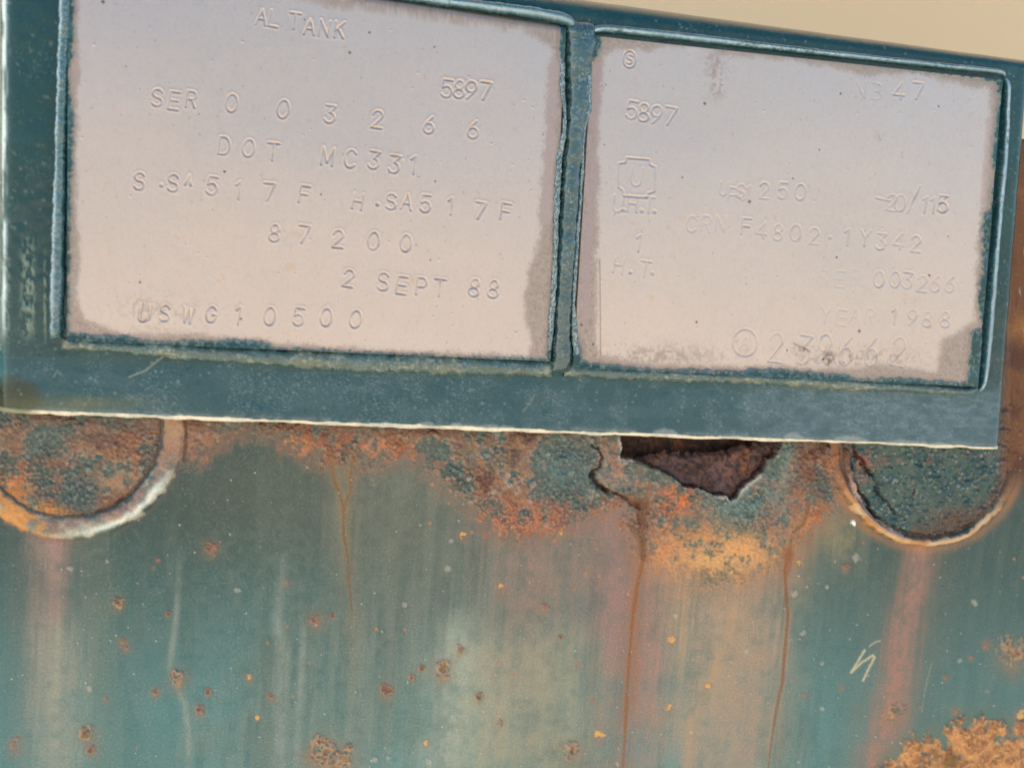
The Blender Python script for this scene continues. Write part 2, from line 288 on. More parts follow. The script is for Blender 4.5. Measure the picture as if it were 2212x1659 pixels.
def data_plate(name, label, quad, vis, pol, glyphs, seed, step=1.5):
    tl, tr, br, bl = quad
    na = int((tr[0]-tl[0])/step); b = np.arange(0, 1.00001, step/(bl[1]-tl[1]))
    if tl[1] < -40:                                         # above the picture's edge: coarser rows
        keep = (tl[1]+b*(bl[1]-tl[1]) > -60) | (np.arange(len(b)) % 8 == 0); b = b[keep]
    A, B = np.meshgrid(np.linspace(0, 1, na), b)
    UV = bilin(quad, A, B); P = unproj(UV[..., 0], UV[..., 1], 0.)
    U = UV[..., 0].ravel(); V = UV[..., 1].ravel()
    X = P[..., 0].ravel()*6320; Z = P[..., 2].ravel()*6320      # ~ photo units, for noise
    n = len(U); h = np.zeros(n); dirt = np.zeros(n)
    for gl in glyphs:
        ch, x, y, hh = gl[:4]; dp = gl[4]*.66 if len(gl) > 4 else 1.1
        big = hh > 55 and ch != '/'
        stamp(U, V, h, dirt, ch, x, y, hh, wd=(34 if big else (36 if ch == '/' else (hh*1.0 if ch == '-' else None))), rot=8 if ch not in '/.' else 0, depth=dp, sw=1.9, drt=.36)
    if seed == 2:                                           # ring marks: clover round the U, ring round the A, ring round the S
        for ring, dp in ((arc(1610, 740, 26, 29, 0, 360, 26), .6), (arc(1360, 128, 13, 18, 0, 360, 16), .8),
            ([(1353, 341), (1403, 345), (1404, 356), (1416, 361), (1414, 413), (1399, 418), (1396, 427), (1346, 423), (1345, 411), (1336, 405), (1336, 353), (1351, 351)], .7)):
            d, _ = seg_dist(U, V, ring, 12, True); h += -.00024*dp*np.exp(-(d/2.)**2)+.00005*dp*np.exp(-((d-4.5)/2)**2); dirt = np.maximum(dirt, .3*dp*np.exp(-(d/2)**2))
    # gentle dents of the sheet
    h += (fbm(X, Z, 420, 2, seed)-.5)*.0010+(fbm(X, Z, 60, 3, seed+9)-.5)*.00005
    base = lin(187, 175, 168); dull = lin(140, 126, 114)
    n1 = fbm(X, Z, 30, 4, seed+20); n2 = fbm(X, Z, 6, 3, seed+30); n3 = fbm(X, Z, 240, 3, seed+40)
    col = np.tile(base, (n, 1)); lay(col, (n3-.42)*.5, lin(182, 170, 160)); lay(col, (n2-.5)*.5, lin(166, 152, 142))
    sdp = poly_sd(U, V, pol, 60)+(n1-.5)*16+(n2-.5)*12
    stip = fbm(X, Z, 2.6, 2, seed+77); dm = (1-sstep(-5, 9, sdp+(stip-.5)*14))*(.62+.7*(stip-.2))
    lay(col, dm*.8, dull); lay(col, dm*sstep(.55, .75, n2)*.35, lin(126, 112, 100))
    rough = .38+.15*dm+.08*(n1-.5)
    metal = .86-.34*dm
    # lilac rub marks beside the divider
    for pts, wdt, c in (([(1200, 135), (1190, 300), (1180, 480)], 12, lin(168, 152, 150)), ([(1288, 150), (1280, 350), (1266, 560), (1262, 700)], 9, lin(160, 142, 142)), ([(2136, 260), (2130, 360), (2122, 440)], 9, lin(172, 150, 144)), ([(166, 120), (165, 220)], 5, lin(160, 145, 140))):
        d, _ = seg_dist(U, V, pts, 50); lay(col, (1-sstep(wdt*.5, wdt*1.3, d+(n1-.5)*14))*.6, c)
    # dirt, specks
    d1, r1 = domes(X, Z, 17, seed+3, .05, .16, .55); lay(col, sstep(.12, .5, d1)*(r1 > .75)*.3, lin(120, 104, 92)); h += .00010*sstep(.1, .6, d1)*(r1 < .12)
    d2, r2 = domes(X, Z, 110, seed+4, .012, .035, .5); lay(col, sstep(.1, .4, d2)*.75, lin(82, 62, 52))
    d3, r3 = domes(X+9, Z, 40, seed+6, .1, .3, .3); lay(col, sstep(.0, .8, d3)*.3*sstep(.45, .7, n2), lin(190, 150, 110))
    if seed == 1:
        for (cx, cy, rx, ry, k) in ((360, 690, 90, 42, .22), (330, 665, 60, 30, .15)):
            e = np.exp(-((U-cx)/rx)**2-((V-cy)/ry)**2); lay(col, e*sstep(.45, .72, n2*.7+n1*.3)*k, lin(116, 102, 92))
        e = np.exp(-((U-330)/220)**2-((V-650)/60)**2)
    else:
        for (cx, cy, rx, ry, k) in ((1545, 140, 24, 46, .4), (1550, 190, 14, 26, .35), (1740, 757, 20, 9, .8), (1792, 775, 8, 20, .8), (1815, 785, 26, 5, .7), (1900, 300, 12, 12, .25), (1850, 775, 130, 20, .55), (1400, 770, 160, 24, .5)):
            e = np.exp(-((U-cx)/rx)**2-((V-cy)/ry)**2); lay(col, e*sstep(.38, .68, n2*.6+n1*.4)*k, lin(112, 98, 86)); rough += e*.05
        d, _ = seg_dist(U, V, [(1295, 560), (1297, 770)], 20); lay(col, np.exp(-(d/1.2)**2)*.7, lin(110, 95, 85))
        d, _ = seg_dist(U, V, [(1715, 742), (1760, 765), (1800, 782), (1838, 800)], 20); lay(col, np.exp(-(d/2.0)**2)*sstep(.4, .6, n1)*.6, lin(110, 98, 88))
    lay(col, dirt*.75, lin(112, 92, 74))
    # paint that runs on to the plate from its edges
    nn = fbm(X, Z, 14, 4, seed+60, .6)
    sdv = poly_sd(U, V, vis, 60)+(nn-.5)*9+(n2-.5)*8
    pm = 1-sstep(-1.2, 1.2, sdv); h = h*(1-pm)+pm*(.00022+.00025*sstep(.5, .8, nn)+.0004*sstep(4, 20, -sdv)); h += .00012*np.exp(-((sdv+2.5)/2)**2)*pm
    pc = mixc(TEAL, TEAL_B, sstep(.3, .75, n1)*.6); lay(col, np.exp(-((sdv-3)/3)**2)*(1-pm)*.35, lin(120, 110, 98)); col = col*(1-pm)[:, None]+pc*pm[:, None]
    lay(col, pm*sstep(.52, .7, n2)*.45, lin(105, 128, 122)); lay(col, pm*np.exp(-((sdv+1.5)/1.6)**2)*.35, lin(150, 160, 150))
    rough = rough*(1-pm)+.42*pm; metal = metal*(1-pm)
    prm = np.stack((np.clip(rough, .2, .9), np.clip(metal, 0, 1), np.ones(n)), -1)
    P = P.copy(); P[..., 1] -= h.reshape(P.shape[:2])
    # turned-down edge so that the plate has its thickness
    Pb = P.copy(); Pb[[0, -1], :, 1] = .0029; Pb[:, [0, -1], 1] = .0029
    return grid_mesh(name, Pb-HL, M_metal, holder, col, prm), None
data_plate("data_plate", "left stamped steel data plate with the line DOT MC331", [(146, -112), (1224, 53), (1190, 783), (143, 738)], VIS_L, POL_L, LEFT, 1)
data_plate("data_plate", "right stamped steel data plate with the clover-framed letter U", [(1280, 76), (2166, 172), (2112, 838), (1236, 797)], VIS_R, POL_R, RIGHT, 2)

# base sheet of the holder: flat face, rolled sides, top folded back
def bead_top(u): return 80+(u-1474)*.116
def build_base():
    ys, yb, yt = .003, .0075, .026
    a = np.linspace(0, 1, 760)
    uT = -60+a*(2224+60); vT = 33+(uT-1474)*.141
    uF = 40+a*(2209-40); vF = bead_top(uF)-16
    uB = 36+a*(2146-36); vB = 883+(uB-22)*(964-884)/(2106.)
    T = unproj(uT, vT, yt); F = unproj(uF, vF, ys); B = unproj(uB, vB, ys)
    chip = (fbm(uB, uB*0, 46, 4, 77)-.5)*8
    C = unproj(uB, vB+9-2.5*sstep(900, 2000, uB)+chip, ys+.0012)
    rows = []
    r0 = T.copy(); r0[:, 1] += .02; r0[:, 2] -= .004; rows.append(r0)
    for t in np.linspace(0, 1, 36):
        e = F*(1-(1-t))+T*(1-t); k = 1-t
        e[:, 1] = ys+(yt-ys)*(k**2.6); rows.append(e)
    span = 50
    bs = np.concatenate((np.linspace(0, .8, 150)[1:], np.linspace(.8, 1, 100)[1:]))
    for t in bs: rows.append(F*(1-t)+B*t)
    for t in (.2, .45, .75, 1.0):
        e = B*(1-t)+C*t; e[:, 1] = ys+.0012*(t**1.6); rows.append(e)
    for dy in (.0006, .0035): e = C.copy(); e[:, 1] += dy; rows.append(e)
    P = np.array(rows)
    r = .0060; cols_l = []; cols_r = []
    for th in np.radians([8, 16, 24, 32, 40, 48, 56, 64, 72, 81, 90]):
        for sgn, L, src, r in ((-1, cols_l, P[:, 0], .0060), (1, cols_r, P[:, -1], .0042)):
            e = src.copy(); e[:, 0] += sgn*r*math.sin(th); e[:, 1] += r*(1-math.cos(th)); L.append(e)
    for dy in (.004, .009):
        for sgn, L in ((-1, cols_l), (1, cols_r)):
            e = L[10].copy(); e[:, 1] += dy; L.append(e)
    P = np.concatenate((np.stack(cols_l[::-1], 1), P, np.stack(cols_r, 1)), 1)
    nr, nc = P.shape[:2]
    # photo coordinates of every point, for placing wear
    q = P.reshape(-1, 3)-CAM; cx = q[:, 0:1]*AX+q[:, 1:2]*NN-q[:, 2:3]*DN
    U = cx[:, 0]/cx[:, 2]*FPX+VW/2; V = cx[:, 1]/cx[:, 2]*FPX+VH/2
    X = P[..., 0].ravel()*6320; Z = P[..., 2].ravel()*6320
    n = len(U); h = (fbm(X, Z, 90, 4, 5)-.5)*.0006+(fbm(X, Z, 16, 3, 6)-.5)*.00016
    n1 = fbm(X, Z, 46, 4, 11); n2 = fbm(X, Z*1.0, 9, 3, 12); n3 = fbm(X*.35, Z, 26, 3, 13)
    col = np.tile(TEAL, (n, 1)); rough = np.full(n, .24)
    band = sstep(745, 800, V-(U*.03)); low = band
    lay(col, low*.7, lin(18, 74, 84)); lay(col, low*sstep(.45, .75, n3)*.2, lin(70, 100, 108)); lay(col, (1-low)*sstep(.55, .8, n1)*.2, lin(50, 92, 92))
    lay(col, low*sstep(900, 1250, U)*sstep(.40, .75, n1)*.10, lin(112, 132, 140)); lay(col, low*sstep(1480, 1800, U)*(.12+.22*sstep(.35, .75, fbm(X*.35, Z, 9, 5, 15, .65))), lin(120, 140, 150))  # grey sheen put into the colour towards the right end
    rough += low*.08
    # chalky rubbed flecks and scratches
    fl = fbm(X*.6, Z, 2.6, 3, 21); lay(col, low*sstep(.55, .74, fl)*sstep(.38, .62, n1)*.22, lin(140, 158, 160))
    for pts, wd, k in (([(278, 815), (315, 800), (340, 780), (360, 765)], 1.3, .8), ([(160, 905), (195, 860)], 1, .4), ([(115, 815), (125, 800)], 1, .6), ([(1130, 890), (1155, 855)], 1.2, .4)):
        d, _ = seg_dist(U, V, pts, 20); lay(col, np.exp(-(d/wd)**2)*k, lin(150, 152, 130))
    # glare on the left bend, painted as a pale broken line
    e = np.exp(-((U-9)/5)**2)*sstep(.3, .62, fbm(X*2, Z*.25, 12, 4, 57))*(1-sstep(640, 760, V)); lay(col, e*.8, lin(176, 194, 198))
    # mossy corner and olive film along the lower left edge
    m = (1-sstep(28, 62, np.hypot((U-18)*.75, V-870)+(n1-.5)*40)); lay(col, m*.9, lin(34, 46, 28)); rough -= m*.2
    e = np.exp(-((U-150)/140)**2-((V-872)/16)**2); lay(col, e*(.3+.6*n1), lin(96, 100, 62))
    # pale lime crust in vertical runs on the left side
    for cu, wd, v0 in ((15, 5, 500), (60, 13, 500), (72, 3, 520), (98, 3, 540), (130, 3, 510), (145, 4, 620)):
        f = fbm(X*2.0, Z*.9, 10, 3, 31+cu); k = np.exp(-((U-cu)/wd)**2)*sstep(v0-20, v0+60, V)*(1-sstep(690, 750, V))*sstep(.42, .58, f)
        lay(col, k*.8, lin(128, 146, 128)); h += k*.0004; rough += k*.2
    dd, _ = domes(X, Z, 14, 8, .1, .3, .3); lay(col, sstep(.2, .7, dd)*.25, lin(135, 155, 150))
    # chipped lower edge, cream along the chamfer
    row = np.repeat(np.arange(nr), nc); edge = (row >= nr-7)*1.0
    sl = 884+(U-22)*(964-884)/2106.
    chipn = fbm(X, Z*0, 60, 3, 41)*.65+fbm(X, Z*0, 16, 2, 43)*.35
    near = np.exp(-np.clip(sl-V, 0, 99)/4.0)
    lay(col, np.where(row < nr-7, near*sstep(.35, .65, chipn)*.55, 0), lin(165, 165, 160))
    for cu, rw, rh in ((357, 18, 5), (388, 12, 8), (918, 28, 9), (985, 18, 10), (1055, 40, 8), (1090, 30, 7), (1325, 12, 7), (1368, 9, 6), (1440, 32, 14), (1715, 26, 17), (1835, 48, 12), (1950, 60, 9), (2030, 30, 7)):
        sh = 884+(cu-22)*(964-884)/2106.
        k = 1-sstep(.75, 1.05, np.hypot((U-cu)/rw, (V-sh-6)/(rh+6))+(n2-.5)*.3)
        c = lin(146, 166, 128) if cu in (388, 1325, 1368) else lin(150, 158, 152); lay(col, k*.45, c); h += k*.00006
    ek = np.clip((row-(nr-7))/3.0, 0, 1)*edge; wear = sstep(.12, .40, ek+(fbm(X, Z*0, 30, 4, 47)-.5)*1.1)
    lay(col, edge*wear*.95, mixc(lin(228, 220, 196), lin(190, 192, 178), sstep(.4, .65, n1))); rough = np.where(edge > 0, .5, rough)
    lay(col, edge*(1-sstep(50, 100, U))*.85, lin(104, 112, 88))
    P = P.copy(); P[..., 1] -= h.reshape(nr, nc)
    prm = np.stack((np.clip(rough, .12, .9), np.zeros(n), .6+.4*low), -1)
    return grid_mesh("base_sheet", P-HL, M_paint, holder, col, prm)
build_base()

def bead(name, pts, widths, y0, height, seed, colf, lump=.25, rag=.25, ns=None, nth=22, rough=.22, relief=.8, label=None, mat=None):
    """a half-round run of weld and paint along a line of photo points (widths in photo units, height in metres)"""
    P = np.asarray(pts, float); L = np.concatenate([[0], np.cumsum(np.hypot(*(P[1:]-P[:-1]).T))])
    ns = ns or int(L[-1]/2.2); s = np.linspace(0, L[-1], ns)
    cu = np.interp(s, L, P[:, 0]); cv = np.interp(s, L, P[:, 1]); wd = np.interp(s, L, widths)
    W = unproj(cu, cv, y0); W[:, 0] = np.convolve(np.pad(W[:, 0], 6, 'edge'), np.ones(13)/13, 'valid'); W[:, 2] = np.convolve(np.pad(W[:, 2], 6, 'edge'), np.ones(13)/13, 'valid')
    tx = np.gradient(W[:, 0]); tz = np.gradient(W[:, 2]); l = np.hypot(tx, tz); nx, nz = -tz/l, tx/l
    th = np.linspace(0, math.pi, nth); S, TH = np.meshgrid(s, th, indexing='ij')
    a = fbm(S, TH*6, 60, 5, seed, .45); b = fbm(S*.8, TH*10, 3.2, 3, seed+3); e = np.stack((fbm(s, s*0, 16, 4, seed+7), fbm(s, s*0+50, 16, 4, seed+8)), 1)
    half = (wd*158e-6/2)[:, None]*(1+rag*2*(e[:, :1]*(TH < 1.57)+e[:, 1:]*(TH >= 1.57)-.5))
    env = np.ones(ns); k = min(14, ns//4); env[:k] = np.sin(np.linspace(.25, 1.57, k)); env[-k:] = env[:k][::-1]
    off = np.cos(TH)*half; up = np.sin(TH)**.8*height*env[:, None]*(1+lump*2*(a-.5))+np.sin(TH)*lump*height*.35*(b-.5)
    Q = np.stack((W[:, 0:1]+nx[:, None]*off, y0-up, W[:, 2:3]+nz[:, None]*off), -1)
    col = colf(S.ravel(), TH.ravel(), a.ravel(), b.ravel()); n = len(col)
    prm = np.stack((np.clip(rough+.25*(a.ravel()-.5), .08, .9), np.zeros(n), np.full(n, relief)), -1)
    if ((Q[1, nth//2]-Q[0, nth//2])[0]) < 0 or True:
        d1 = Q[1, nth//2]-Q[0, nth//2]; d2 = Q[0, nth//2+1]-Q[0, nth//2]
        # grid winding must face the camera (-y)
        if np.cross(d2, d1)[1] > 0 : Q = Q[:, ::-1]; col = col.reshape(ns, nth, 3)[:, ::-1].reshape(-1, 3)
    o = grid_mesh(name, Q-HL, mat or M_bead, holder, col, prm)
    if label: o["label"] = label
    return o
def c_clean(S, T, a, b):
    c = np.tile(lin(32, 78, 82), (len(S), 1)); lay(c, np.exp(-((T-1.9)/.38)**2)*sstep(.25, .55, b*.4+a*.6)*.85, lin(158, 190, 206)); lay(c, sstep(.45, .75, a)*.5, lin(70, 110, 120)); lay(c, sstep(.66, .8, b)*.35, lin(150, 165, 165)); return c  # pale blue ridge is a sky highlight painted along the bead
def c_crust(S, T, a, b):
    b = fbm(S*.3, T*11, 3.0, 4, 91)
    c = np.tile(lin(52, 84, 82), (len(S), 1)); m = sstep(.38, .6, a)
    lay(c, m*.8, lin(86, 96, 78)); lay(c, sstep(.52, .7, b)*sstep(.3, .5, a)*.65, lin(140, 144, 122)); lay(c, sstep(.6, .4, a)*sstep(.5, .4, b)*.5, lin(50, 62, 46)); return c
def c_left(S, T, a, b):
    pale = np.exp(-((T-2.2)/.4)**2)*sstep(.35, .6, b*.4+a*.6)*.6  # bright glare painted along the bead's outer side
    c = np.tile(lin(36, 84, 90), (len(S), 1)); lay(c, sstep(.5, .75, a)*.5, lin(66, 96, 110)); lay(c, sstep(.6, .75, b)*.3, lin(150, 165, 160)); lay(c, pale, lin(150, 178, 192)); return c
def c_div(S, T, a, b):
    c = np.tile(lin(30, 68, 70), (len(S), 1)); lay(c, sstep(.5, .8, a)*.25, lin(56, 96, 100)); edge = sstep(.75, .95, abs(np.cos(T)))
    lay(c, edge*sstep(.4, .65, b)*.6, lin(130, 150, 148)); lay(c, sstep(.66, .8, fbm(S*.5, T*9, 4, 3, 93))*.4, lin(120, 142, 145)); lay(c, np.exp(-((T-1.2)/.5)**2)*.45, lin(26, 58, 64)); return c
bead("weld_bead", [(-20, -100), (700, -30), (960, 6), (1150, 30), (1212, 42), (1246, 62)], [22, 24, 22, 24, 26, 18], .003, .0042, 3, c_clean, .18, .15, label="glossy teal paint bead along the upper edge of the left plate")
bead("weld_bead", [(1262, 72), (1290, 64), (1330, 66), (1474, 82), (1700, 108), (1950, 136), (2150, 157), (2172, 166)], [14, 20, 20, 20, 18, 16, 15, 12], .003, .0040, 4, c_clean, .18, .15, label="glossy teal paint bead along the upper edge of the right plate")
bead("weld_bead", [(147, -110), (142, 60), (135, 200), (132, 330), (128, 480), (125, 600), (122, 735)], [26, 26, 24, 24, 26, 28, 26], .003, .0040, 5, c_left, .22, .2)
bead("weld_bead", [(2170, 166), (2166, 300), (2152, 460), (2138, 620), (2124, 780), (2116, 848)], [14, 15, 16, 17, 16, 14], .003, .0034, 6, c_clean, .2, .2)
bead("weld_bead", [(130, 741), (260, 748), (430, 760), (600, 772), (760, 780), (900, 784), (1060, 791), (1195, 797)], [24, 26, 34, 34, 44, 44, 40, 36], .003, .0034, 7, c_crust, .35, .35, rough=.6, relief=1.4, label="crusty olive weathered bead under the left plate")
bead("weld_bead", [(1215, 797), (1300, 804), (1480, 811), (1650, 818), (1800, 828), (1950, 836), (2090, 846), (2114, 836)], [30, 32, 28, 26, 30, 26, 22, 14], .003, .0034, 8, c_crust, .35, .3, rough=.6, relief=1.4, label="crusty olive weathered bead under the right plate")
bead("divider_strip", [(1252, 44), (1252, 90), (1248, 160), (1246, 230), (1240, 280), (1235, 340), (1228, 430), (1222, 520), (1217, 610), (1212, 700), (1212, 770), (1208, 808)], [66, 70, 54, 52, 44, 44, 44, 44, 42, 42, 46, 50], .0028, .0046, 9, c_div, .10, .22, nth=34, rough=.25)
def c_edge(S, T, a, b):
    c = np.tile(lin(36, 78, 86), (len(S), 1)); lay(c, sstep(.45, .65, b)*.6, lin(165, 178, 178)); return c
bead("paint_ridge", [(1216, 130), (1214, 190), (1220, 240), (1218, 290), (1208, 340), (1203, 430), (1200, 520), (1197, 610), (1190, 700), (1186, 760)], [12, 13, 8, 10, 14, 13, 11, 12, 13, 10], .0, .0011, 21, c_edge, .5, .55, nth=10, rough=.25)
bead("paint_ridge", [(1272, 140), (1270, 240), (1262, 275), (1259, 300), (1256, 380), (1250, 470), (1244, 560), (1238, 650), (1240, 720), (1246, 770)], [9, 14, 6, 9, 9, 8, 9, 9, 14, 16], .0, .0011, 22, c_edge, .5, .55, nth=10, rough=.25)

# ------------------------------------------------------------------ the rusty panel
PY = .011
panel = thing("rusted_panel", "green painted steel panel, rusty and blistered, with drip stains, below the data plates", "metal panel", tuple(unproj(1100., 1500., PY)))
PL = np.array(panel.location)
LC, LR, LRI = (150., 915.), 251., 200.
RC, RR, RRI = (2000., 976.), 204., 184.
CR = lambda x, y: (1192.4+.2665*x, 904.4+.2665*y)
CL = lambda x, y: (1768.5+.2005*x, 924.4+.2005*y)
HOLE = [CR(*p) for p in ((550, 40), (555, 180), (570, 230), (545, 310), (620, 320), (720, 345), (800, 390), (930, 440), (1000, 490), (1060, 545), (1180, 560), (1300, 610), (1370, 630), (1420, 625), (1445, 660), (1500, 620), (1530, 570), (1620, 500), (1720, 410), (1740, 330), (1800, 310), (1850, 230), (1850, 40))]
def build_panel():
    us = np.concatenate(([-700, -500, -350, -220, -140, -95], np.arange(-60, 2276, 2.0), [2300, 2340, 2420, 2560, 2800]))
    vs = np.concatenate(([300, 301, 318], np.arange(330, 868, 12), np.arange(872, 1672, 1.95), [1690, 1730, 1820, 1980, 2250]))
    UU, VV = np.meshgrid(us, vs); VV = np.where(VV < 868, 868-(868-VV)*(.2+.8*sstep(500, 1900, UU)), VV); P = unproj(UU, VV, PY); P[0, :, 1] += .005
    U = UU.ravel(); V = VV.ravel(); X = P[..., 0].ravel()*6320; Z = -P[..., 2].ravel()*6320
    n = len(U); h = np.zeros(n)
    n1 = fbm(X, Z, 70, 4, 101); n2 = fbm(X, Z, 18, 4, 102); n3 = fbm(X, Z, 7, 3, 103); nb = fbm(X, Z, 300, 3, 104)
    st = fbm(X, Z*.05, 22, 4, 105); st2 = fbm(X, Z*.03, 60, 3, 106); st3 = fbm(X, Z*.06, 7, 3, 107)
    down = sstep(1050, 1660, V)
    # --- green paint, sky reflection painted in lighter downwards, with chalky vertical washes
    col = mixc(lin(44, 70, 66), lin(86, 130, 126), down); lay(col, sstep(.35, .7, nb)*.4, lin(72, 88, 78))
    sk = sstep(.35, .65, nb*.6+n1*.4)
    lay(col, sstep(.45, .72, st)*.30*sk, lin(132, 138, 120)); lay(col, sstep(.45, .7, st2)*.35, lin(100, 110, 98)); lay(col, (n2-.5)*.9, lin(100, 112, 102)); lay(col, (n3-.5)*1.0, lin(102, 116, 106)); lay(col, (.5-n2)*.8, lin(40, 66, 64)); lay(col, sstep(.56, .60, fbm(X, Z*.16, 20, 4, 171))*.22*sk, lin(120, 130, 116)); lay(col, sstep(.58, .61, fbm(X, Z*.1, 34, 4, 172))*.25, lin(52, 78, 74)); lay(col, (st3-.5)*.3*sk, lin(140, 146, 134))
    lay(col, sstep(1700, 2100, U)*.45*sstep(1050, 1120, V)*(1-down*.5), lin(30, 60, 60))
    lay(col, np.exp(-((U-560)/260)**2-((V-1060)/120)**2)*.6, lin(76, 82, 68))
    lay(col, np.exp(-((U-900)/220)**2-((V-1150)/160)**2)*.45, lin(84, 88, 76))
    rough = .40+.12*(n1-.5); relief = np.full(n, .5)
    def streak(pts, w0, w1, c, k, soft=.9, fade=1.4):
        d, s = seg_dist(U, V, pts, 140); wd = w0+(w1-w0)*s
        m = np.exp(-(np.abs(d+(st3-.5)*w0*.9+(n2-.5)*w0*.5)/wd)**2*soft)*(.55+.9*sstep(.25, .75, n2*.5+n1*.5))*(1-np.clip(s, 0, 1)**fade*.75)*(sstep(0, .3, s) if fade == 9 else 1)*(.75+.6*(st-.3)); lay(col, m*k, c)
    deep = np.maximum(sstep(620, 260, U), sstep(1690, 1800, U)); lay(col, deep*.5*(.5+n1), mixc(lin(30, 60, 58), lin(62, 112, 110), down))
    # --- broad pale and brown washes running down
    streak([(1000, 1280), (990, 1450), (960, 1700)], 45, 80, lin(148, 156, 138), .75, fade=9)
    streak([(1075, 1330), (1060, 1700)], 50, 80, lin(146, 146, 122), .7, fade=9)
    streak([(618, 1150), (600, 1340), (612, 1420), (600, 1700)], 10, 13, lin(138, 146, 134), .55, fade=9)
    streak([(660, 1290), (650, 1450), (636, 1700)], 7, 9, lin(134, 142, 132), .45, fade=9)
    streak([(392, 1160), (380, 1330), (366, 1440), (398, 1520), (408, 1600), (405, 1700)], 6, 7, lin(138, 144, 130), .5, fade=9)
    streak([(110, 1150), (110, 1350), (118, 1700)], 48, 62, lin(134, 114, 102), .8, fade=1.2); streak([(130, 1400), (130, 1700)], 60, 60, lin(140, 144, 126), .6, fade=8)
    streak([(122, 1150), (120, 1330)], 22, 20, lin(156, 122, 110), .5)
    streak([(195, 1130), (215, 1350), (225, 1700)], 40, 30, lin(104, 110, 92), .5)
    streak([(860, 1020), (840, 1300), (820, 1500)], 150, 60, lin(104, 108, 94), .55)
    streak([(740, 1000), (750, 1250), (762, 1500)], 26, 16, lin(120, 112, 88), .6)
    streak([(1160, 1130), (1150, 1300), (1140, 1560)], 105, 60, lin(136, 112, 98), .9); streak([(1290, 1080), (1320, 1300), (1300, 1700)], 70, 60, lin(134, 108, 96), .9, fade=2)
    streak([(1200, 1300), (1180, 1700)], 90, 110, lin(146, 142, 116), .7, fade=9)
    streak([(1340, 1100), (1330, 1290), (1318, 1420)], 30, 30, lin(140, 108, 100), .8)
    streak([(1420, 1200), (1405, 1400), (1390, 1700)], 36, 40, lin(146, 112, 98), .85, fade=5); streak([(1550, 1240), (1540, 1450), (1510, 1700)], 90, 90, lin(150, 134, 112), .95, fade=8); streak([(1640, 1220), (1630, 1450), (1590, 1700)], 60, 60, lin(150, 130, 108), .9, fade=8)
    streak([(1600, 1270), (1560, 1400), (1500, 1560), (1470, 1700)], 14, 12, lin(170, 138, 104), .5, fade=4); streak([(1480, 1260), (1470, 1450)], 20, 16, lin(170, 138, 100), .4)
    streak([(1720, 1160), (1725, 1300)], 40, 20, lin(150, 120, 88), .6); streak([(1800, 1130), (1840, 1220)], 50, 40, lin(140, 130, 92), .6)
    streak([(1995, 1190), (1972, 1300), (1950, 1400), (1932, 1500), (1880, 1700)], 46, 62, lin(116, 98, 80), .6, fade=4)
    streak([(1985, 1185), (1965, 1300), (1945, 1400), (1928, 1500), (1880, 1700)], 27, 42, lin(152, 110, 94), .9, soft=1.1, fade=7)
    # --- rust zones
    LD = np.hypot(U-LC[0], np.where(V < LC[1], 0, V-LC[1])); RD = np.hypot(U-RC[0], np.where(V < RC[1], 0, V-RC[1]))
    zb = poly_sd(U, V, [(385, 860), (395, 975), (430, 985), (475, 955), (520, 930), (570, 930), (615, 955), (650, 985), (700, 1000), (760, 1012), (820, 1000), (870, 985), (910, 1000), (950, 1040), (1000, 1080), (1050, 1130), (1100, 1158), (1180, 1158), (1270, 1120), (1340, 1095), (1400, 1085), (1400, 860)], 60)
    zc = poly_sd(U, V, [(1280, 980), (1340, 1095), (1370, 1190), (1400, 1215), (1450, 1245), (1530, 1262), (1610, 1255), (1680, 1225), (1700, 1180), (1740, 1150), (1800, 1110), (1815, 1060), (1800, 940), (1700, 860), (1300, 860)], 60)
    zd = poly_sd(U, V, [(1885, 1720), (1915, 1640), (1965, 1600), (2030, 1580), (2075, 1558), (2130, 1552), (2180, 1562), (2400, 1560), (2400, 1720)], 60)
    _, rid_f = domes(X, Z, 9.5, 1, .34, .70, .9)
    rag = (n2-.5)*46+(n3-.5)*22
    fr = (rid_f-.5)*26
    mb = sstep(-7, 7, zb+rag+fr); mc = sstep(-7, 7, zc+rag+fr); inner = np.maximum(sstep(-8, 22, zb+rag), sstep(-8, 18, zc+rag)); md = sstep(-8, 8, zd+rag)*sstep(.30, .44, fbm(X, Z, 36, 4, 177)+.25*sstep(0, 60, zd)-.06)
    halo = np.maximum(sstep(-46, 0, zb+rag), sstep(-60, 0, zc+rag)); lay(col, halo*(.25+.5*n1), mixc(lin(132, 98, 80), lin(130, 94, 72), n2)); lay(col, sstep(-36, 0, zd+rag)*.5, lin(92, 104, 84))
    li = (1-sstep(LRI-4, LRI+2, LD+(n2-.5)*8)); ri = (1-sstep(RRI-4, RRI+2, RD+(n2-.5)*8))
    zone = np.maximum(np.maximum(mb, mc), li)
    d1, r1 = domes(X, Z, 8.0, 1, .34, .70, .9); d2, r2 = domes(X+4, Z+3, 15, 2, .22, .55, .4); d3, r3 = domes(X, Z, 6, 5, .35, .6, .8)
    big = d2*1.3 > d1*.8; blh = np.maximum(d1*.8, d2*1.3); rid = np.where(big, r2, r1)
    amp = .35+1.0*sstep(.35, .7, fbm(X, Z, 50, 3, 151)); bump_h = blh*.00085*amp+d3*.00010
    # colour of each blister: still green, pink-brown, rusty or dark
    sel = (rid-.5)*.09+(n1-.5)*1.35+(n2-.5)*.5+.5
    bc = mixc(lin(72, 94, 86), lin(124, 128, 110), sstep(.2, .8, r1)*.55)
    bc = bc*(1-sstep(.47, .54, sel))[:, None]+mixc(lin(142, 114, 94), lin(156, 124, 100), r1)*sstep(.47, .54, sel)[:, None]
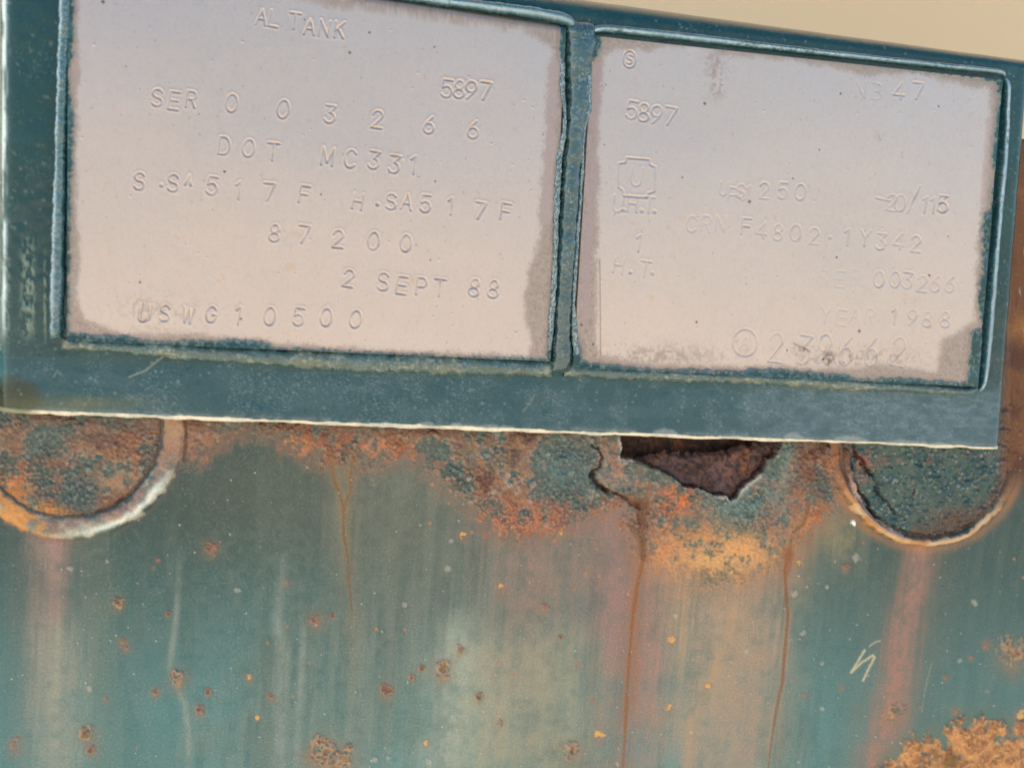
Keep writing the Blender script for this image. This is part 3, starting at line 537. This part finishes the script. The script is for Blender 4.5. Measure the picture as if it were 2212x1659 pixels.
    bc = bc*(1-sstep(.60, .66, sel))[:, None]+mixc(lin(152, 110, 76), lin(132, 98, 74), r1)*sstep(.60, .66, sel)[:, None]
    bc = bc*(1-sstep(.78, .84, sel))[:, None]+lin(104, 68, 54)*sstep(.78, .84, sel)[:, None]
    bcp = bc.copy(); lay(bcp, sstep(.30, .10, blh)*.3, lin(88, 62, 48)); lay(bcp, sstep(.54, .68, n2*.6+n3*.4)*.4, lin(126, 74, 46)); bcp *= .86; lay(bcp, sstep(.55, .95, blh)*(rid > .4)*.3, lin(172, 164, 146))  # highlights painted pale on blister crests, crevices darkened
    # warmer and redder by place
    def place(cu, cv, ru, rv, c, k):
        e = np.exp(-((U-cu)/ru)**2-((V-cv)/rv)**2)*sstep(.3, .62, n2*.6+n3*.4); lay(bcp, e*k, c)
    for a in ((1130, 1125, 150, 40, lin(180, 108, 72), .85), (1230, 1010, 60, 50, lin(70, 104, 106), .8), (1040, 985, 80, 30, lin(74, 98, 92), .7), (690, 950, 80, 40, lin(168, 92, 50), .8), (700, 940, 40, 18, lin(82, 52, 42), .9), (640, 960, 40, 20, lin(190, 120, 60), .6),
              (820, 970, 70, 26, lin(184, 112, 66), .7), (1540, 1200, 110, 46, lin(226, 168, 92), 1.), (1600, 1190, 60, 30, lin(220, 150, 84), .8), (1440, 1200, 40, 25, lin(200, 124, 70), .8), (1480, 1160, 60, 40, lin(190, 120, 66), .7), (1640, 1075, 60, 45, lin(82, 114, 108), .9), (1590, 1090, 60, 30, lin(96, 124, 116), .8), (1380, 1130, 22, 60, lin(92, 58, 40), .95), (1460, 1080, 50, 30, lin(206, 112, 56), .85), (1745, 1000, 46, 70, lin(104, 62, 42), .95), (1745, 1110, 30, 40, lin(170, 98, 54), .8), (1330, 1030, 40, 30, lin(160, 128, 106), .6), (1700, 990, 22, 60, lin(100, 128, 120), .7), (1310, 965, 60, 40, lin(128, 104, 90), .6), (1750, 1130, 40, 25, lin(196, 122, 58), .7),
              (430, 950, 60, 50, lin(140, 96, 72), .7), (330, 950, 80, 50, lin(150, 104, 80), .75), (250, 915, 60, 26, lin(86, 56, 46), .9), (100, 930, 110, 60, lin(76, 88, 82), .7), (170, 1075, 60, 40, lin(50, 84, 88), .8), (20, 1075, 50, 50, lin(190, 112, 34), 1.), (70, 1106, 70, 20, lin(214, 134, 30), 1.), (260, 1070, 40, 40, lin(108, 68, 54), .95), (250, 1040, 50, 30, lin(176, 140, 102), .5)):
        place(*a)
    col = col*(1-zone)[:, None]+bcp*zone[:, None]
    hz = np.maximum(inner, li); h += zone*bump_h*(.35+.65*hz)+hz*((n2-.5)*.0006+.0003); rough = rough*(1-zone)+(.14+.36*(1-sstep(.15, .5, blh)))*zone; relief = relief*(1-zone)+.55*zone
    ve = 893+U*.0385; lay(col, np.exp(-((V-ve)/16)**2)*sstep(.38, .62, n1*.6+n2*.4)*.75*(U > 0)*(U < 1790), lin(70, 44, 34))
    # yellow-orange soft rust without bubbles, bottom right
    dc = mixc(lin(190, 136, 84), lin(150, 102, 66), sstep(.35, .65, n2)); lay(dc, sstep(.55, .7, n3)*.5, lin(214, 164, 104)); lay(dc, sstep(.62, .75, n1)*.7, lin(92, 74, 44)); lay(dc, sstep(.68, .8, fbm(X, Z, 26, 3, 133))*.8, lin(84, 102, 92))
    col = col*(1-md)[:, None]+dc*md[:, None]; h += md*((n2-.5)*.0022+(n3-.5)*.0009+.0007); rough = rough*(1-md)+.8*md; relief = relief*(1-md)+1.8*md
    # --- right-hand pad: green paint lifted in wet-looking blisters, glints painted pale on the crests
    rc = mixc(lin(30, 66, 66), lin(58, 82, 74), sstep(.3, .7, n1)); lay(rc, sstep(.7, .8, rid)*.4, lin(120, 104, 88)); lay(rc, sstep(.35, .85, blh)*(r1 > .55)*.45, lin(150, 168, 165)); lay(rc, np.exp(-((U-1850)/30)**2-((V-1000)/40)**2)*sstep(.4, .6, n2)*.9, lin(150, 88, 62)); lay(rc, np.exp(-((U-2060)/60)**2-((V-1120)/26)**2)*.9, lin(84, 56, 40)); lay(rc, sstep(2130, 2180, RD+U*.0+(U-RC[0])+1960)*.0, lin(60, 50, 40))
    lay(rc, sstep(.55, .72, n2)*np.exp(-((U-1960)/120)**2-((V-985)/14)**2)*.8, lin(120, 78, 60)); lay(rc, sstep(RRI-40, RRI-8, RD+(n2-.5)*30)*(U > 1960)*.7, lin(78, 52, 38))
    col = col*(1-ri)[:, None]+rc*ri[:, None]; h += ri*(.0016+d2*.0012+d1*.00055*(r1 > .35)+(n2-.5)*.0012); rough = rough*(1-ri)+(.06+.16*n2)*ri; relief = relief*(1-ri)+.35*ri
    h += li*.0004
    # --- welded rims round the pads
    lt = (LD-(LR+LRI)/2)/((LR-LRI)/2); rim = np.clip(1-lt*lt, 0, 1)**.6*(.55+.5*n1+.5*(n2-.5)); h += .0026*rim*(.2+.8*sstep(950, 1070, V))*(.6+.8*n1)
    rl = sstep(-.98, -.6, lt+(n2-.5)*.8)*(1-sstep(.6, 1.1, lt+(n2-.5)*1.0))
    rimc = mixc(lin(158, 156, 138), lin(82, 104, 98), sstep(.45, .62, fbm(X*1, Z, 34, 4, 140))); lay(rimc, sstep(930, 860, V-U*.0)*.0, rimc[0]); ang = U-LC[0]
    lay(rimc, sstep(.38, .6, n1+(n2-.5)*.5)*.8*(1-sstep(-.1, .5, lt+(n2-.5))), lin(148, 116, 98)); lay(rimc, sstep(1030, 960, V+(n2-.5)*50)*.95, mixc(lin(150, 108, 84), lin(160, 128, 100), n2)); lay(rimc, sstep(150, 40, U+(n2-.5)*120)*.9, mixc(lin(196, 132, 62), lin(160, 138, 108), sstep(.4, .65, n2))); lay(rimc, np.exp(-((lt-.35+(n2-.5)*.5)/.3)**2)*.9*sstep(-20, 90, ang)*sstep(1010, 1060, V), lin(214, 218, 204))  # last layer paints a white highlight on the rim's lower right
    col = col*(1-rl)[:, None]+rimc*rl[:, None]; rough = rough*(1-rl)+.34*rl; relief = relief*(1-rl)+.5*rl
    lay(col, np.exp(-((LD-LR-4)/7)**2)*.35*n1*(V > 905), lin(120, 84, 70)); lay(col, np.exp(-((LD-LRI+3)/5)**2)*sstep(120, 220, U)*.6, lin(88, 62, 50)); h -= .0004*np.exp(-((LD-LRI+3)/4)**2)
    wR = RR-RRI; rt = (RD-(RR+RRI)/2)/(wR/2); sideL = sstep(60, -120, U-RC[0]); rim = np.clip(1-rt*rt, 0, 1)**.6*(.8+.4*n1); h += .0026*rim*sstep(980, 1080, V)*(1-.7*sstep(2080, 2130, U))
    rr = sstep(-.8, -.3, rt+(n2-.5)*1.2)*(1-sstep(.4, 1.0, rt+(n2-.5)*1.4)); rc2 = mixc(lin(196, 164, 122), lin(184, 128, 74), sstep(.4, .65, n1)); lay(rc2, sstep(1090, 1020, V+(n2-.5)*60)*.9, mixc(lin(112, 74, 50), lin(150, 96, 62), n2)); lay(rc2, (U > 2090)*sstep(1130, 1080, V)*.8, lin(112, 88, 62))
    col = col*(1-rr)[:, None]+rc2*rr[:, None]; rough = rough*(1-rr)+.45*rr
    lay(col, np.exp(-((RD-RR-6)/10)**2)*(V > 985)*.55*(n1+.3), lin(170, 112, 62)); lay(col, np.exp(-((RD-RRI+4)/5)**2)*.7, lin(62, 44, 34)); h -= .0010*np.exp(-((RD-RRI+4)/4.5)**2)
    # ledge right of the holder: brown bare rust
    e = sstep(2140, 2175, U)*(1-sstep(1000, 1110, V+(n1-.5)*60)); lay(col, e, mixc(lin(134, 90, 50), lin(84, 52, 36), np.clip(sstep(.35, .65, n1)*.6+sstep(700, 800, V)*.6, 0, 1))); h += e*((n2-.5)*.0016); rough += e*.3
    # --- lifted flake and cracks by the hole
    fs = poly_sd(U, V, [CR(*p) for p in ((345, 440), (405, 390), (412, 330), (450, 262), (545, 270), (560, 330), (720, 345), (930, 440), (1060, 545), (1180, 570), (1100, 640), (900, 650), (730, 695), (620, 650), (430, 570))], 40)
    h += .0014*sstep(0, 6, fs)*sstep(CR(1150, 0)[0], CR(450, 0)[0], U); lay(col, np.exp(-((fs-2.5)/3)**2)*sstep(CR(700, 0)[0], CR(500, 0)[0], U)*.6, lin(150, 150, 130))
    def crack(pts, wd, depth, c=lin(52, 34, 28), jit=5.):
        d, s = seg_dist(U+(n3-.5)*jit*2, V+(n2-.5)*jit*2, pts, 40); m = np.exp(-(d/wd)**2); lay(col, m*.95, c); return -depth*m
    h += crack([CR(*p) for p in ((330, 215), (380, 245), (408, 320), (398, 385), (340, 432))], 2.6, .0016)
    h += crack([CR(*p) for p in ((325, 440), (345, 500), (385, 545), (430, 580))], 5, .0024)
    h += crack([CR(*p) for p in ((430, 580), (520, 600), (620, 660), (700, 705))], 4.5, .0014, lin(92, 60, 48))
    h += crack([CL(*p) for p in ((312, 330), (340, 520), (390, 660), (480, 745), (520, 830), (560, 930), (640, 1020))], 3.0, .0022)
    h += crack([CL(*p) for p in ((370, 200), (380, 300), (430, 330), (460, 400), (545, 490))], 5, .0022); h += crack([CL(*p) for p in ((545, 490), (610, 570), (585, 650), (640, 720), (700, 780), (760, 850), (800, 905))], 2.2, .0012); h += crack([CL(*p) for p in ((1010, 650), (980, 750))], 1.5, .0008)
    h += crack([(400, 905), (403, 950), (397, 992)], 2.6, .0005, lin(92, 62, 48), 2.)
    fd, s = seg_dist(U, V, [CL(*p) for p in ((270, 250), (300, 420), (335, 570), (370, 700), (430, 840), (540, 960), (690, 1065), (850, 1145))], 30)
    fm = 1-sstep(4, 8, fd+(n3-.5)*4); h += .0016*fm; lay(col, fm, mixc(lin(170, 152, 136), lin(140, 112, 100), n2)); lay(col, fm*sstep(.35, .1, s), lin(92, 62, 46))
    # --- drip lines of wet rust
    def drip(pts, wd, c, k, taper=.4):
        d, s = seg_dist(U+(st3-.5)*3, V, pts, 40); w_ = wd*(1-taper*s)*(.55+.9*n2)
        lay(col, (1-sstep(w_*.55, w_*1.5, d))*k*(1-.45*s), c); lay(col, np.exp(-(d/(wd*3.2))**2)*.22*k*(1-.6*s), lin(160, 112, 70))
    streak([(1384, 1180), (1372, 1330), (1358, 1500), (1345, 1700)], 22, 16, lin(136, 94, 74), .8, fade=3); streak([(1460, 1235), (1450, 1330)], 60, 50, lin(170, 130, 96), .5); streak([(1590, 1235), (1580, 1380)], 80, 60, lin(172, 134, 98), .5)
    drip([(1383, 1085), (1386, 1150), (1389, 1210), (1376, 1265), (1366, 1340), (1360, 1410), (1352, 1540), (1349, 1600), (1342, 1700)], 4.4, lin(120, 68, 20), 1.)
    drip([(1384, 1085), (1387, 1150), (1389, 1205)], 13, lin(74, 42, 28), .9)
    drip([(1748, 1090), (1735, 1130), (1712, 1150), (1702, 1200), (1695, 1230), (1698, 1270), (1702, 1330), (1696, 1400), (1690, 1470), (1678, 1530), (1668, 1590), (1655, 1700)], 3.5, lin(108, 64, 26), 1., .3)
    drip([(1705, 1195), (1700, 1235)], 11, lin(126, 68, 28), .95)
    drip([(716, 985), (718, 1010), (722, 1040), (736, 1070), (742, 1100), (742, 1150), (752, 1210), (760, 1330)], 3.2, lin(96, 70, 30), .95); drip([(765, 985), (757, 1020), (757, 1060), (746, 1085), (744, 1120)], 3.8, lin(110, 74, 32), .95); drip([(712, 975), (716, 1005)], 9, lin(126, 72, 34), .9)
    # --- rust spots, craters, bird-lime and paint flecks: u, v, radius, kind
    SP = [(456, 1179, 14, 'o'), (341, 1208, 4, 'o'), (333, 1225, 3, 'o'), (255, 1299, 11, 'c'), (266, 1384, 9, 'o'), (273, 1400, 6, 'o'), (618, 1259, 6, 'o'), (683, 1335, 14, 'o'), (718, 1328, 5, 'o'), (385, 1462, 16, 'c'), (335, 1493, 9, 'o'), (230, 1509, 5, 'o'), (450, 1493, 6, 'o'), (538, 1463, 7, 'y'), (585, 1503, 7, 'o'), (431, 1532, 10, 'o'), (555, 1548, 5, 'y'), (190, 1585, 15, 'c'), (197, 1618, 10, 'o'), (32, 1605, 13, 'o'), (363, 1325, 5, 'o'), (153, 1227, 9, 'p'), (231, 1213, 5, 'p'), (510, 1271, 9, 'p'), (191, 1485, 6, 'p'),
      (998, 1154, 8, 'y'), (973, 1167, 5, 'p'), (965, 1227, 8, 'p'), (1083, 1267, 10, 'y'), (955, 1442, 19, 'c'), (910, 1443, 6, 'o'), (888, 1462, 7, 'o'), (834, 1487, 14, 'o'), (993, 1402, 9, 'c'), (1035, 1503, 9, 'c'), (920, 1603, 5, 'y'), (930, 1646, 10, 'p'), (1237, 1618, 18, 'c'), (1293, 1582, 12, 'y'), (1175, 1312, 8, 'o'), (1248, 1433, 6, 'o'), (1280, 1510, 5, 'o'), (1080, 1560, 7, 'c'), (1210, 1375, 5, 'o'), (1446, 1527, 8, 'y'), (1450, 1380, 7, 'y'), (1210, 1150, 6, 'y'), (1180, 1135, 7, 'p'), (1333, 1647, 5, 'p'), (810, 1640, 8, 'p'), (875, 1305, 5, 'p'),
      (1851, 1205, 9, 'p'), (1789, 1268, 6, 'p'), (1716, 1282, 6, 'p'), (1734, 1365, 5, 'p'), (1709, 1382, 5, 'p'), (1777, 1432, 5, 'p'), (1934, 1534, 20, 'c'), (2188, 1412, 26, 'c'), (2098, 1419, 5, 'o'), (2043, 1462, 5, 'o'), (2064, 1536, 8, 'o'), (1737, 1499, 5, 'o'), (1817, 1484, 5, 'o'), (1826, 1224, 7, 'o'), (1726, 1210, 6, 'y'), (1614, 1405, 8, 'p'), (2104, 1302, 6, 'p'), (2075, 1425, 6, 'p'), (1845, 1129, 7, 'w'), (840, 1635, 5, 'p'), (2130, 1390, 8, 'o'), (2206, 1545, 12, 'y'), (1775, 1530, 6, 'p'), (1725, 1645, 5, 'p'), (1460, 1330, 6, 'p'), (1528, 1480, 5, 'y'), (705, 1625, 34, 'c'), (735, 1640, 24, 'c'), (668, 1632, 12, 'c')]
    for cu, cv, r, k in SP:
        bb = np.nonzero((abs(U-cu) < r*3.2) & (abs(V-cv) < r*3.6))[0]
        d = np.hypot(U[bb]-cu, (V[bb]-cv)*.92)+(n2[bb]-.5)*r*1.9+(n3[bb]-.5)*r*1.3; sub = col[bb]
        if k in 'oyc': lay(sub, np.exp(-(np.hypot(U[bb]-cu, V[bb]-cv-r*.35)/(r*1.5))**2)*.4, lin(142, 104, 76)); lay(sub, np.exp(-((U[bb]-cu+(n2[bb]-.5)*r)/(r*.6))**2)*sstep(0, r*.5, V[bb]-cv)*(1-sstep(r, r*3.4, V[bb]-cv))*.35, lin(120, 100, 76))
        if k == 'o': lay(sub, (1-sstep(r*.25, r*1.1, d))*.62, mixc(lin(168, 112, 80), lin(138, 94, 74), n3[bb])); lay(sub, (1-sstep(r*.12, r*.34, d))*.75, lin(104, 72, 56)); h[bb] += .0005*(1-sstep(r*.3, r, d))-.0004*(1-sstep(0, r*.3, d))
        if k == 'y': lay(sub, (1-sstep(r*.5, r*1.0, d))*.85, lin(206, 156, 82)); h[bb] += .0003*(1-sstep(r*.4, r, d))
        if k == 'p': lay(sub, (1-sstep(r*.25, r*1.05, d))*.45, lin(178, 170, 152)); h[bb] += .00025*(1-sstep(r*.4, r, d))
        if k == 'w': lay(sub, (1-sstep(r*.5, r*1.0, d)), lin(240, 238, 230)); h[bb] += .0008*(1-sstep(r*.2, r, d))
        if k == 'c':
            mm = 1-sstep(r*.7, r*1.05, d); lay(sub, mm*.7, mixc(lin(180, 134, 90), lin(156, 142, 118), sstep(.35, .6, n3[bb]))); lay(sub, mm*sstep(.52, .62, fbm(X[bb], Z[bb], r*.8, 3, 160))*.6, lin(84, 104, 96)); lay(sub, (1-sstep(r*.15, r*.45, d+(n3[bb]-.5)*r*.5))*.6, lin(132, 88, 56))
            h[bb] += mm*(.0006+(n3[bb]-.5)*.0012)-.0004*(1-sstep(0, r*.4, d)); relief[bb] = np.maximum(relief[bb], mm*1.5); rough[bb] += mm*.2
        col[bb] = sub
    # scratched squiggle and hairlines, right
    for pts, wd, k in (([(1868, 1404), (1855, 1425), (1838, 1452), (1862, 1430), (1886, 1415), (1889, 1420), (1876, 1445), (1864, 1470)], 2.2, .85), ([(1901, 1384), (1889, 1387), (1878, 1396)], 1.4, .6), ([(2013, 1429), (1998, 1492), (1991, 1539)], .8, .3)):
        d, s = seg_dist(U+(n3-.5)*2, V+(n2-.5)*2, pts, 20); lay(col, np.exp(-(d/wd)**2)*k, lin(198, 186, 146))
    # dust flecks and tiny rust freckles over the plain paint
    plain = (1-zone)*(1-md)*(1-ri)*(1-rl)
    da, ra = domes(X, Z, 34, 11, .025, .075, .35); lay(col, sstep(.1, .5, da)*plain*.5, lin(196, 196, 180)); h += plain*sstep(.1, .6, da)*.00025
    db, rb = domes(X, Z, 60, 12, .03, .09, .5); lay(col, sstep(.1, .5, db)*plain*.7*sstep(.45, .6, nb+n1*.3-.15), lin(176, 112, 70))
    # --- the rotted-through hole
    hs = poly_sd(U, V, HOLE, 60)+(n3-.5)*6+(n2-.5)*5
    lay(col, sstep(-3, 0.5, hs), lin(50, 34, 28)); h += .0007*np.exp(-((hs+5)/5)**2)*sstep(1500, 1400, U); h -= .0035*sstep(0, 5, hs)
    lay(col, np.exp(-((hs+4)/3.2)**2)*sstep(.35, .6, n1)*.75, lin(172, 174, 158))
    hg = hs.reshape(UU.shape); cut = (hg[:-1, :-1] > 3.2) & (hg[1:, :-1] > 3.2) & (hg[1:, 1:] > 3.2) & (hg[:-1, 1:] > 3.2)
    P = P.copy(); P[..., 1] -= h.reshape(UU.shape)
    prm = np.stack((np.clip(rough, .1, .95), np.zeros(n), np.clip(relief, 0, 1.9)/2), -1)
    def cells(m): m = m.reshape(UU.shape); return m[:-1, :-1] & m[1:, :-1] & m[1:, 1:] & m[:-1, 1:] & ~cut
    low = V > 868
    lrim = cells((LD < LR+2) & (LD >= LRI-3) & low); lpad = cells((LD < LR+2) & low) & ~lrim
    rrim = cells((RD < RR+2) & (RD >= RRI-4) & low); rpad = cells((RD < RR+2) & low) & ~rrim
    flake = cells(fs > 0)
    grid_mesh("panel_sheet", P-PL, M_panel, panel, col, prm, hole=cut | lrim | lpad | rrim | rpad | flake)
    for pad, rimm, lab, rlab in ((lpad, lrim, "left pad with dull pink-brown and green paint blisters", "worn weld rim of the left pad, highlight painted pale"), (rpad, rrim, "right pad with glossy dark green blisters and cracks", "thin tan weld rim of the right pad")):
        o = grid_mesh("mounting_pad", P-PL, M_panel, panel, col, prm, hole=~pad); o["label"] = lab
        o2 = grid_mesh("weld_rim", P-PL, M_panel, o, col, prm, hole=~rimm); o2["label"] = rlab
    o = grid_mesh("paint_flake", P-PL, M_panel, panel, col, prm, hole=~flake); o["label"] = "lifted flake of blistered paint and rust beside the hole"
build_panel()
def sheet(name, poly, y, wob, c1, c2, seed, rough=.85, tilt=0., label=None, thick=.0015):
    """a ragged sheet of scale behind the hole"""
    Pp = np.asarray(poly, float); u0, v0 = Pp.min(0)-6; u1, v1 = Pp.max(0)+6
    UU, VV = np.meshgrid(np.arange(u0, u1, 2.4), np.arange(v0, v1, 2.4)); P = unproj(UU, VV, y)
    U, V = UU.ravel(), VV.ravel(); X = P[..., 0].ravel()*6320; Z = P[..., 2].ravel()*6320
    a = fbm(X, Z, 26, 4, seed); b = fbm(X, Z, 7, 3, seed+1); s = poly_sd(U, V, poly, 60)+(a-.5)*14+(b-.5)*8
    h = (a-.5)*wob+(b-.5)*wob*.4+tilt*(V-v0)/(v1-v0)-thick*2*(1-sstep(0, 3.5, s))
    col = mixc(c1, c2, sstep(.35, .65, a)); lay(col, sstep(.56, .7, b)*.45, lin(118, 76, 54)); lay(col, sstep(.6, .72, fbm(X, Z, 40, 4, seed+9))*.6, lin(122, 76, 50)); lay(col, sstep(.46, .36, b)*.6, lin(44, 30, 28)); P = P.copy(); P[..., 1] -= h.reshape(UU.shape)
    sg = s.reshape(UU.shape) < -1; cut = sg[:-1, :-1] & sg[1:, :-1] & sg[1:, 1:] & sg[:-1, 1:]
    o = grid_mesh(name, P-PL, M_rust, panel, col, np.tile((rough, 0., .9), (len(U), 1)).astype(float), hole=cut)
    if label: o["label"] = label
sheet("inner_wall", [(1290, 890), (1720, 900), (1720, 1110), (1290, 1110)], PY+.0125, .0010, lin(84, 56, 42), lin(54, 36, 30), 201, label="dark brown rusted steel seen through the hole")
sheet("rust_scale", [CR(*p) for p in ((640, 352), (740, 335), (830, 303), (930, 285), (1030, 290), (1150, 302), (1400, 285), (1500, 250), (1640, 225), (1720, 205), (1880, 205), (1900, 420), (1700, 520), (1450, 740), (1300, 680), (1000, 600), (760, 440))], PY+.0034, .0030, lin(92, 72, 70), lin(66, 46, 40), 205, tilt=.0016, label="loose purple-brown sheet of rust scale inside the hole")
